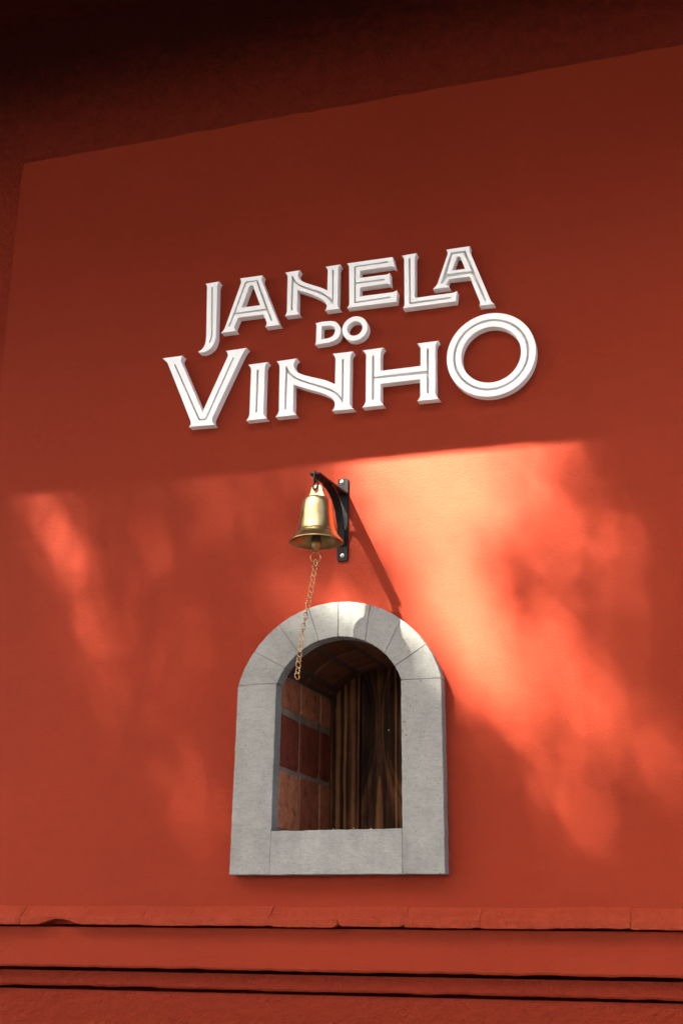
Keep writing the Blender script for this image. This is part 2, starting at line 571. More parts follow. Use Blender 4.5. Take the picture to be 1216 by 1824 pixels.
# eave: board soffit, fascia, roof slope
bm = bmesh.new()
for k in range(8):                                   # boards sloping down to the fascia
    ya, yb = 0.03 - k * 0.1100, 0.03 - k * 0.1100 - 0.1080
    za, zb = 3.785 + (ya - 0.03) * 0.2000, 3.785 + (yb - 0.03) * 0.2000
    A = [bm.verts.new((x, y, z)) for x in (-6, 6) for y, z in ((ya, za), (yb, zb), (yb, zb + 0.02), (ya, za + 0.02))]
    for f in ((0, 1, 2, 3), (4, 7, 6, 5), (0, 4, 5, 1), (1, 5, 6, 2), (2, 6, 7, 3), (3, 7, 4, 0)):
        bm.faces.new([A[i] for i in f])
bm_obj('soffit', bm, SOFFIT, house)
bm = bmesh.new()
box(bm, -6, 6, -0.872, -0.8510, 3.616, 3.82)
bm_obj('fascia', bm, SOFFIT, house)
bm = bmesh.new()
A = [bm.verts.new((x, y, z)) for x in (-6.1, 6.1) for y, z in ((-0.95, SOFZ + 0.055), (3.5, SOFZ + 1.9), (3.5, SOFZ + 1.98), (-0.95, SOFZ + 0.125))]
for f in ((0, 1, 2, 3), (4, 7, 6, 5), (0, 4, 5, 1), (1, 5, 6, 2), (2, 6, 7, 3), (3, 7, 4, 0)):
    bm.faces.new([A[i] for i in f])
bm_obj('roof', bm, ROOF, house)

# ------------------------------------------------------------------ stone window surround
win = empty('wine_window', (0, 0, 1.7145), 'small arched window niche framed in grey stone blocks and lined with brick', 'window')
TS = 0.030
OC, OR_ = (0.0008, 2.0205), 0.2130
IC, IR = (0.0020, 2.0300), 0.1337
cut = [((-0.2052, 2.0760), (-0.1245, 2.0775)), ((-0.1721, 2.1419), (-0.1077, 2.1075)), ((-0.1230, 2.1952), (-0.0802, 2.1367)), ((-0.0594, 2.2210), (-0.0381, 2.1570)),
       ((0.0021, 2.2334), (0.0017, 2.1637)), ((0.0675, 2.2241), (0.0560, 2.1515)), ((0.1294, 2.1905), (0.0952, 2.1240)), ((0.1772, 2.1383), (0.1160, 2.0990)), ((0.2068, 2.0723), (0.1282, 2.0725))]


def angle(c, p):
    return math.atan2(p[0] - c[0], p[1] - c[1])


rs = random.Random(21)
for k in range(8):
    a, b = cut[k], cut[k + 1]
    g_ = 0.0004
    oa = arc(*OC, OR_, angle(OC, a[0]) + g_ / OR_, angle(OC, b[0]) - g_ / OR_, 10)
    ia = arc(*IC, IR, angle(IC, a[1]) + g_ / IR, angle(IC, b[1]) - g_ / IR, 10)
    poly = [(x + rs.uniform(-1, 1) * 0.0004, z + rs.uniform(-1, 1) * 0.0004) for x, z in oa] + [(x + rs.uniform(-1, 1) * 0.0004, z + rs.uniform(-1, 1) * 0.0004) for x, z in reversed(ia)]
    bm = bmesh.new()
    prism(bm, poly, -TS + rs.uniform(-0.0004, 0.0004), 0.004)
    soften(bm, 0.0009)
    cx_ = sum(p[0] for p in poly) / len(poly); cz_ = sum(p[1] for p in poly) / len(poly)
    bm_obj('voussoir', bm, STONE, win, origin=(cx_, -0.015, cz_))


def ragged(p, q, step=0.012, amp=0.0004):
    L = math.hypot(q[0] - p[0], q[1] - p[1])
    n = max(1, int(L / step))
    out = []
    for i in range(n):
        t = i / n
        s = 0 if i == 0 else amp
        out.append((p[0] + (q[0] - p[0]) * t + rs.uniform(-s, s), p[1] + (q[1] - p[1]) * t + rs.uniform(-s, s)))
    return out


def block(name, corners, amp=0.0005):
    poly = []
    for i in range(len(corners)):
        poly += ragged(corners[i], corners[(i + 1) % len(corners)], amp=amp)
    bm = bmesh.new()
    prism(bm, poly, -TS + rs.uniform(-0.0003, 0.0003), 0.004)
    soften(bm, 0.0010)
    c = (sum(p[0] for p in corners) / len(corners), -0.015, sum(p[1] for p in corners) / len(corners))
    return bm_obj(name, bm, STONE, win, origin=c)


block('jamb', [(-0.2102, 1.7145), (-0.1290, 1.7145), (-0.1275, 1.795), (-0.1246, 2.0771), (-0.2053, 2.0755)])
block('jamb', [(0.1302, 1.7150), (0.2100, 1.7147), (0.2068, 2.0719), (0.1283, 2.0721), (0.1299, 1.7968)])
block('sill', [(-0.1288, 1.7145), (0.1299, 1.7149), (0.1297, 1.7962), (-0.1275, 1.7946)])
# mortar showing in the joints
bm = bmesh.new()
ring_o = arc(*OC, OR_ - 0.003, angle(OC, (-0.2052, 2.0758)), angle(OC, (0.2067, 2.0721)), 40)
ring_i = arc(*IC, IR + 0.003, angle(IC, (-0.1245, 2.0775)), angle(IC, (0.1282, 2.0725)), 40)
mo = [(-0.2070, 1.7175)] + ring_o + [(0.2068, 1.7175)]
mi = [(-0.1305, 1.7915)] + [(-0.1275, 2.0745)] + ring_i[1:-1] + [(0.1312, 2.0725), (0.1329, 1.7930)]
fill(bm, mo, [mi], -TS + 0.0016)
wall_strip(bm, mo, -TS + 0.0016, 0.003)
wall_strip(bm, mi, -TS + 0.0016, 0.003)
bm_obj('joint_mortar', bm, JOINT, win)

# niche lining: side walls, floor and barrel vault in mortar, bricks bedded in it
LX, RX, DEPTH, ZF, ZS = -0.1300, 0.1318, 0.3240, 1.796, 2.1045
VR = 0.1545
VC = (0.0009, ZS + 0.0690 - VR)
va = math.asin((RX - LX) / 2 / VR)
prof = [(LX, ZF), (RX, ZF), (RX, ZS)] + arc(*VC, VR, va, -va, 24)[1:-1] + [(LX, ZS)]
bm = bmesh.new()
A = [bm.verts.new((p[0], 0.0045, p[1])) for p in prof]
B = [bm.verts.new((p[0], DEPTH, p[1])) for p in prof]
n = len(prof)
for i in range(n):
    bm.faces.new((A[i], A[(i + 1) % n], B[(i + 1) % n], B[i]))
big = [(x * 1.35, ZF - 0.04 + (z - ZF) * 1.18) for x, z in prof]
Bb = [bm.verts.new((p[0], DEPTH, p[1])) for p in big]
Ab = [bm.verts.new((p[0], 0.026, p[1])) for p in big]
A2 = [bm.verts.new((p[0], 0.026, p[1])) for p in prof]
for i in range(n):
    j = (i + 1) % n
    bm.faces.new((Ab[i], Ab[j], Bb[j], Bb[i]))
    bm.faces.new((Bb[i], Bb[j], B[j], B[i]))
bm.faces.new([bm.verts.new((p[0], DEPTH + 0.03, p[1])) for p in big])
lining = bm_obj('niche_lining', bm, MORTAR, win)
lining.data.materials.append(MORTAR_SHADED)
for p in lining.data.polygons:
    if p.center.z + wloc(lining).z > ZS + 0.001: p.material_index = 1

rb = random.Random(5)


def brick_mesh(w, h, seed, t=0.010):
    """a rounded brick face w (depth, y) by h (height, z), proud side towards +x; centred."""
    r_ = random.Random(seed)
    bm = bmesh.new()
    nn = 6
    pts = []
    cr = 0.009
    for (sx, sz, a0) in ((1, 1, 0), (-1, 1, 90), (-1, -1, 180), (1, -1, 270)):
        c = r_.uniform(0.4, 1.5) * cr
        for k in range(4):
            a = R(a0 + 30 * k)
            pts.append((sx * (w / 2 - c) + c * math.cos(a) + r_.uniform(-1, 1) * 0.0012, sz * (h / 2 - c) + c * math.sin(a) + r_.uniform(-1, 1) * 0.0012))
    A = [bm.verts.new((-t, y, z)) for y, z in pts]
    B = [bm.verts.new((0.0008, y, z)) for y, z in pts]
    Cc = [bm.verts.new((0.0026, y * 0.95, z * 0.95)) for y, z in pts]
    n = len(pts)
    for i in range(n):
        j = (i + 1) % n
        bm.faces.new((A[i], A[j], B[j], B[i])); bm.faces.new((B[i], B[j], Cc[j], Cc[i]))
    bm.faces.new(Cc)
    bmesh.ops.recalc_face_normals(bm, faces=bm.faces)
    me = bpy.data.meshes.new('brick'); bm.to_mesh(me); bm.free()
    me.materials.append(BRICK)
    return me


cols = [(0.0085, 0.1180), (0.1275, 0.2450), (0.2540, 0.3205)]
rowz = [(1.8020, 1.9125), (1.9225, 2.0240), (2.0390, 2.1020)]
wloc_l = wloc(lining)
for ci, (ya, yb) in enumerate(cols):
    for ri, (za, zb) in enumerate(rowz):
        me = brick_mesh(yb - ya, zb - za, 100 + ci * 7 + ri)
        if ri == 1:
            me.materials.clear(); me.materials.append(BRICK_RED)
        for side in (0, 1):
            o = link('brick', me, None, lining, Vector((LX if side == 0 else RX, (ya + yb) / 2, (za + zb) / 2)) - wloc_l, (0, 0, 0 if side == 0 else math.pi))
# vault bricks: curved to the barrel
ang = [-55.5, -47.2, -25.0, -2.5, 20.0, 42.5, 55.5]
vy = [(0.012, 0.1335), (0.1445, 0.2750), (0.2850, 0.3205)]
for (ya, yb) in vy:
    for a0, a1 in zip(ang, ang[1:]):
        off = 0
        bm = bmesh.new()
        ga = 2.0
        aa = [R(a0 + ga + (a1 - a0 - 2 * ga) * k / 4) for k in range(5)]
        rows = []
        for k, a in enumerate(aa):
            ed = 0.0012 if k in (0, 4) else 0.0028
            rows.append([bm.verts.new((VC[0] + (VR - e) * math.sin(a), y, VC[1] + (VR - e) * math.cos(a))) for y, e in ((ya, -0.008), (ya, 0.0006), (ya + 0.003, ed), (yb - 0.003, ed), (yb, 0.0006), (yb, -0.008))])
        for A_, B_ in zip(rows, rows[1:]):
            for q in range(5):
                bm.faces.new((A_[q], A_[q + 1], B_[q + 1], B_[q]))
        for rr in (rows[0], rows[-1]):
            bm.faces.new(rr)
        am = R((a0 + a1) / 2)
        bm_obj('brick', bm, BRICK_SHADED, lining, origin=(VC[0] + VR * math.sin(am), (ya + yb) / 2, VC[1] + VR * math.cos(am)))

# ------------------------------------------------------------------ charred board at the back of the niche
shut = empty('wooden_shutter', (0, 0.319, 1.80), 'charred brown wooden shutter closing the back of the arched niche', 'shutter')
PX = [LX + 0.0015, -0.0585, 0.0345, RX - 0.0015]
for k in range(3):
    xa, xb = PX[k] + 0.0007, PX[k + 1] - 0.0007
    def vt(x): return VC[1] + math.sqrt(max(0, (VR - 0.004) ** 2 - (x - VC[0]) ** 2)) - 0.001
    ptop = [(xb + (xa - xb) * i / 10, vt(xb + (xa - xb) * i / 10)) for i in range(11)]
    bm = bmesh.new()
    prism(bm, [(xa, ZF + 0.002), (xb, ZF + 0.002)] + ptop, 0.3195, 0.336)
    soften(bm, 0.0012)
    pl = bm_obj('plank', bm, PLANK_B if k == 1 else PLANK_A, shut, origin=((xa + xb) / 2, 0.3195, 1.9))
    for (nx_, nz_) in ((-0.1187, 1.825), (-0.073, 1.8264), (-0.0343, 1.8241), (0.0049, 2.0315)):
        if xa < nx_ < xb:
            bm = bmesh.new()
            lathe(bm, [(0.0016, 0.0), (0.0016, 0.0006), (0.0010, 0.0013), (0.0, 0.0015)], (0, 0, 0), 10)
            bmesh.ops.rotate(bm, verts=bm.verts, cent=(0, 0, 0), matrix=Matrix.Rotation(R(90), 3, 'X'))
            bmesh.ops.translate(bm, verts=bm.verts, vec=(nx_, 0.3196, nz_))
            bm_obj('nail', bm, STEEL, pl, origin=(nx_, 0.3195, nz_))

# ------------------------------------------------------------------ iron bell bracket
brk = empty('bell_bracket', (0, 0, 2.41), 'black iron wall bracket with curved brace holding the brass bell', 'bracket')
bm = bmesh.new()
pw, pz0, pz1, cr = 0.0112, 2.3240, 2.4990, 0.0035
pp = []
for sx, sz, a0 in ((1, 1, 0), (-1, 1, 90), (-1, -1, 180), (1, -1, 270)):
    cxx = sx * (pw - cr); czz = (pz1 - cr) if sz > 0 else (pz0 + cr)
    for k in range(4):
        pp.append((cxx + cr * math.cos(R(a0 + 30 * k)), czz + cr * math.sin(R(a0 + 30 * k))))
prism(bm, pp, -0.0045, 0.0005)
soften(bm, 0.0007)
bm_obj('wall_plate', bm, IRON, brk)


def flat_bar(name, pts, hw, th, up=None):
    """strip of half width hw (x) and thickness th swept along (y, z) points."""
    bm = bmesh.new()
    rows = []
    N = len(pts)
    for i, (y, z) in enumerate(pts):
        a = pts[max(0, i - 1)]; b = pts[min(N - 1, i + 1)]
        t = Vector((0, b[0] - a[0], b[1] - a[1])).normalized()
        nrm = Vector((0, -t.z, t.y)) * th / 2
        p = Vector((0, y, z))
        h = hw[i] if isinstance(hw, list) else hw
        rows.append([bm.verts.new(p + Vector((sx * h, 0, 0)) + nrm * sn) for sx, sn in ((-1, -1), (1, -1), (1, 1), (-1, 1))])
    for A_, B_ in zip(rows, rows[1:]):
        for q in range(4):
            bm.faces.new((A_[q], A_[(q + 1) % 4], B_[(q + 1) % 4], B_[q]))
    bm.faces.new(rows[0]); bm.faces.new(rows[-1])
    soften(bm, 0.0006, ang=50)
    return bm_obj(name, bm, IRON, brk)


TIPY, TIPZ, BASZ = -0.182, 2.4490, 2.4634
flat_bar('arm', [(-0.004, BASZ + 0.002), (-0.06, BASZ - 0.003), (-0.12, BASZ - 0.0075), (TIPY, TIPZ + 0.002)], 0.0102, 0.0042)
bz = [(-0.105, 2.4540), (-0.085, 2.4528), (-0.065, 2.4475), (-0.047, 2.4375), (-0.032, 2.4225), (-0.020, 2.4020), (-0.0125, 2.3820), (-0.0085, 2.3660), (-0.0065, 2.3560)]
flat_bar('brace', bz, [0.0098, 0.0092, 0.0086, 0.0080, 0.0076, 0.0072, 0.0068, 0.0066, 0.0064], 0.0042)


def make_screw(z, x, mat, tilt):
    bm = bmesh.new()
    lathe(bm, [(0.0044, 0.0), (0.0044, 0.0006), (0.0030, 0.0017), (0.0012, 0.0021), (0.0, 0.0022)], (0, 0, 0), 20)
    bmesh.ops.rotate(bm, verts=bm.verts, cent=(0, 0, 0), matrix=Matrix.Rotation(R(90), 3, 'X'))
    bmesh.ops.translate(bm, verts=bm.verts, vec=(x, -0.0046, z))
    s = bm_obj('screw', bm, mat, brk, smooth=True, origin=(x, -0.0046, z))
    bm = bmesh.new()
    for a in (tilt, tilt + 90):
        v = box(bm, -0.0021, 0.0021, -0.0024, -0.0010, -0.00042, 0.00042)
        bmesh.ops.rotate(bm, verts=v, cent=(0, 0, 0), matrix=Matrix.Rotation(R(a), 3, 'Y'))
        bmesh.ops.scale(bm, verts=v, vec=(1, 1 + a * 0.0002, 1))
    bmesh.ops.translate(bm, verts=bm.verts, vec=(x, -0.0046, z))
    bm_obj('cross_recess', bm, SLOT, s, origin=(x, -0.0046, z))


make_screw(2.4917, -0.0022, SCREW, 38)
make_screw(2.3352, 0.0004, STEEL, 20)


def link_loop(ax, ay, rx, ry, thick, n=14, bend=0.0):
    """oval link: centre line as ax*cos + ay*sin."""
    bm = bmesh.new()
    pts = []
    for k in range(n):
        a = 2 * math.pi * k / n
        pts.append(Vector(ax) * rx * math.cos(a) + Vector(ay) * ry * math.sin(a) + Vector(ax).cross(Vector(ay)) * bend * math.sin(2 * a))
    tube(bm, pts, thick, 7, closed=True)
    return bm


BY = -0.1745
# two dark links between arm and bell
bm = link_loop((0, 1, 0), (0, 0, 1), 0.0056, 0.0105, 0.0020)
bmesh.ops.translate(bm, verts=bm.verts, vec=(0.0005, BY - 0.004, 2.4445))
bm_obj('hook', bm, IRON, brk, smooth=True)
bm = link_loop((1, 0, 0), (0, 0.35, 0.94), 0.0046, 0.0112, 0.0018)
bmesh.ops.translate(bm, verts=bm.verts, vec=(0.0005, BY - 0.002, 2.4285))
bm_obj('hook', bm, IRON, brk, smooth=True)

# ------------------------------------------------------------------ brass bell
BX, RIMZ = 0.0030, 2.3140
bell = empty('brass_bell', (BX, BY, RIMZ), 'polished brass bell hanging from the black bracket above the window', 'bell')
outer = [(0.0500, 0.0004), (0.0512, 0.0010), (0.0512, 0.0026), (0.0492, 0.0046), (0.0460, 0.0085), (0.0428, 0.0125), (0.0402, 0.0165), (0.0389, 0.0195), (0.0386, 0.0206), (0.0378, 0.0212), (0.0366, 0.0245), (0.0346, 0.0320), (0.0328, 0.0410),
         (0.0314, 0.0505), (0.0303, 0.0600), (0.0293, 0.0690), (0.0283, 0.0760), (0.0270, 0.0812), (0.0255, 0.0845), (0.0232, 0.0868), (0.0205, 0.0880), (0.0196, 0.0886), (0.0188, 0.0895), (0.0150, 0.0905), (0.0, 0.0910)]
inner = [(0.0, 0.085), (0.015, 0.0848), (0.0225, 0.081), (0.0255, 0.073), (0.0275, 0.058), (0.0298, 0.042), (0.0330, 0.027), (0.0372, 0.016), (0.0425, 0.007), (0.0470, 0.0022), (0.0490, 0.0006), (0.0500, 0.0004)]
bm = bmesh.new()
lathe(bm, outer, (BX, BY, RIMZ), 56)
bb = bm_obj('bell_body', bm, BRASS, bell, smooth=True)
bm = bmesh.new()
lathe(bm, inner, (BX, BY, RIMZ), 56)
bm_obj('bell_lining', bm, BRASS_IN, bell, smooth=True)
# ear plate with hole
bm = bmesh.new()
ez = RIMZ + 0.0895
ear = [(-0.0150, ez), (0.0150, ez), (0.0142, ez + 0.004), (0.0092, ez + 0.0215), (0.0070, ez + 0.0245), (-0.0070, ez + 0.0245), (-0.0092, ez + 0.0215), (-0.0142, ez + 0.004)]
eh = [(0.0046 * math.cos(2 * math.pi * k / 14), ez + 0.0150 + 0.0046 * math.sin(2 * math.pi * k / 14)) for k in range(14)]
ear = [(x + BX, z) for x, z in ear]; eh = [(x + BX, z) for x, z in eh]
fill(bm, ear, [eh], BY - 0.0022); fill(bm, ear, [eh], BY + 0.0022)
wall_strip(bm, ear, BY - 0.0022, BY + 0.0022); wall_strip(bm, eh, BY - 0.0022, BY + 0.0022)
bmesh.ops.remove_doubles(bm, verts=bm.verts, dist=1e-5)
bm_obj('ear', bm, BRASS_EAR, bell)
bm = bmesh.new()
lathe(bm, [(0.0, 0.078), (0.0022, 0.077), (0.0022, 0.026), (0.0045, 0.022), (0.0082, 0.013), (0.0102, 0.003), (0.0098, -0.004), (0.0074, -0.010), (0.0040, -0.0130), (0.0032, -0.0165), (0.0, -0.017)], (BX - 0.001, BY + 0.003, RIMZ), 24)
bm_obj('clapper', bm, BRASS_IN, bell, smooth=True)

# ------------------------------------------------------------------ pull chain
chain = empty('pull_chain', (0.002, BY, 2.285), 'thin golden link chain hanging from the clapper in front of the arch', 'chain')
bm = link_loop((0.93, 0.36, 0), (0, 0, 1), 0.0096, 0.0104, 0.00085, 26)
bmesh.ops.translate(bm, verts=bm.verts, vec=(0.0018, BY + 0.002, 2.2855))
bm_obj('ring', bm, COPPER, chain, smooth=True, origin=(0.0018, BY + 0.002, 2.2855))
top_p, bot_p = Vector((0.0022, BY + 0.002, 2.2770)), Vector((-0.0278, BY - 0.006, 2.0600))
NL = 22
meshes = []
for v in range(2):
    bm = link_loop((1, 0, 0), (0, 0, 1), 0.0040, 0.0068, 0.00088, 16, 0.0005 if v == 0 else 0.0008)
    me = bpy.data.meshes.new('chain_link'); bm.to_mesh(me); bm.free()
    for p in me.polygons: p.use_smooth = True
    me.materials.append(COPPER)
    meshes.append(me)
rc = random.Random(9)
cl = wloc(chain)
dirv = (bot_p - top_p)
tilt = math.atan2(dirv.x, -dirv.z)
tw = 0.5
for k in range(NL):
    t = (k + 0.15) / (NL - 0.85)
    p = top_p.lerp(bot_p, t) + Vector((0.0035 * math.sin(math.pi * t) * -0.6 + 0.0012 * math.sin(2.2 * math.pi * t), 0, 0))
    # curb chain: links lie nearly in one plane, turning slowly; edge-on half way down
    tw = (0.55 if k % 2 else -0.35) + (1.25 if 8 <= k <= 13 else 0.0) + rc.uniform(-0.18, 0.18)
    o = link('chain_link', meshes[k % 2], None, chain, p - cl)
    o.rotation_euler = (rc.uniform(-0.1, 0.1), -tilt * -1.0 if False else tilt + rc.uniform(-0.08, 0.08), tw)
    if k == NL - 1: o.scale = (1.05, 1.0, 1.05)

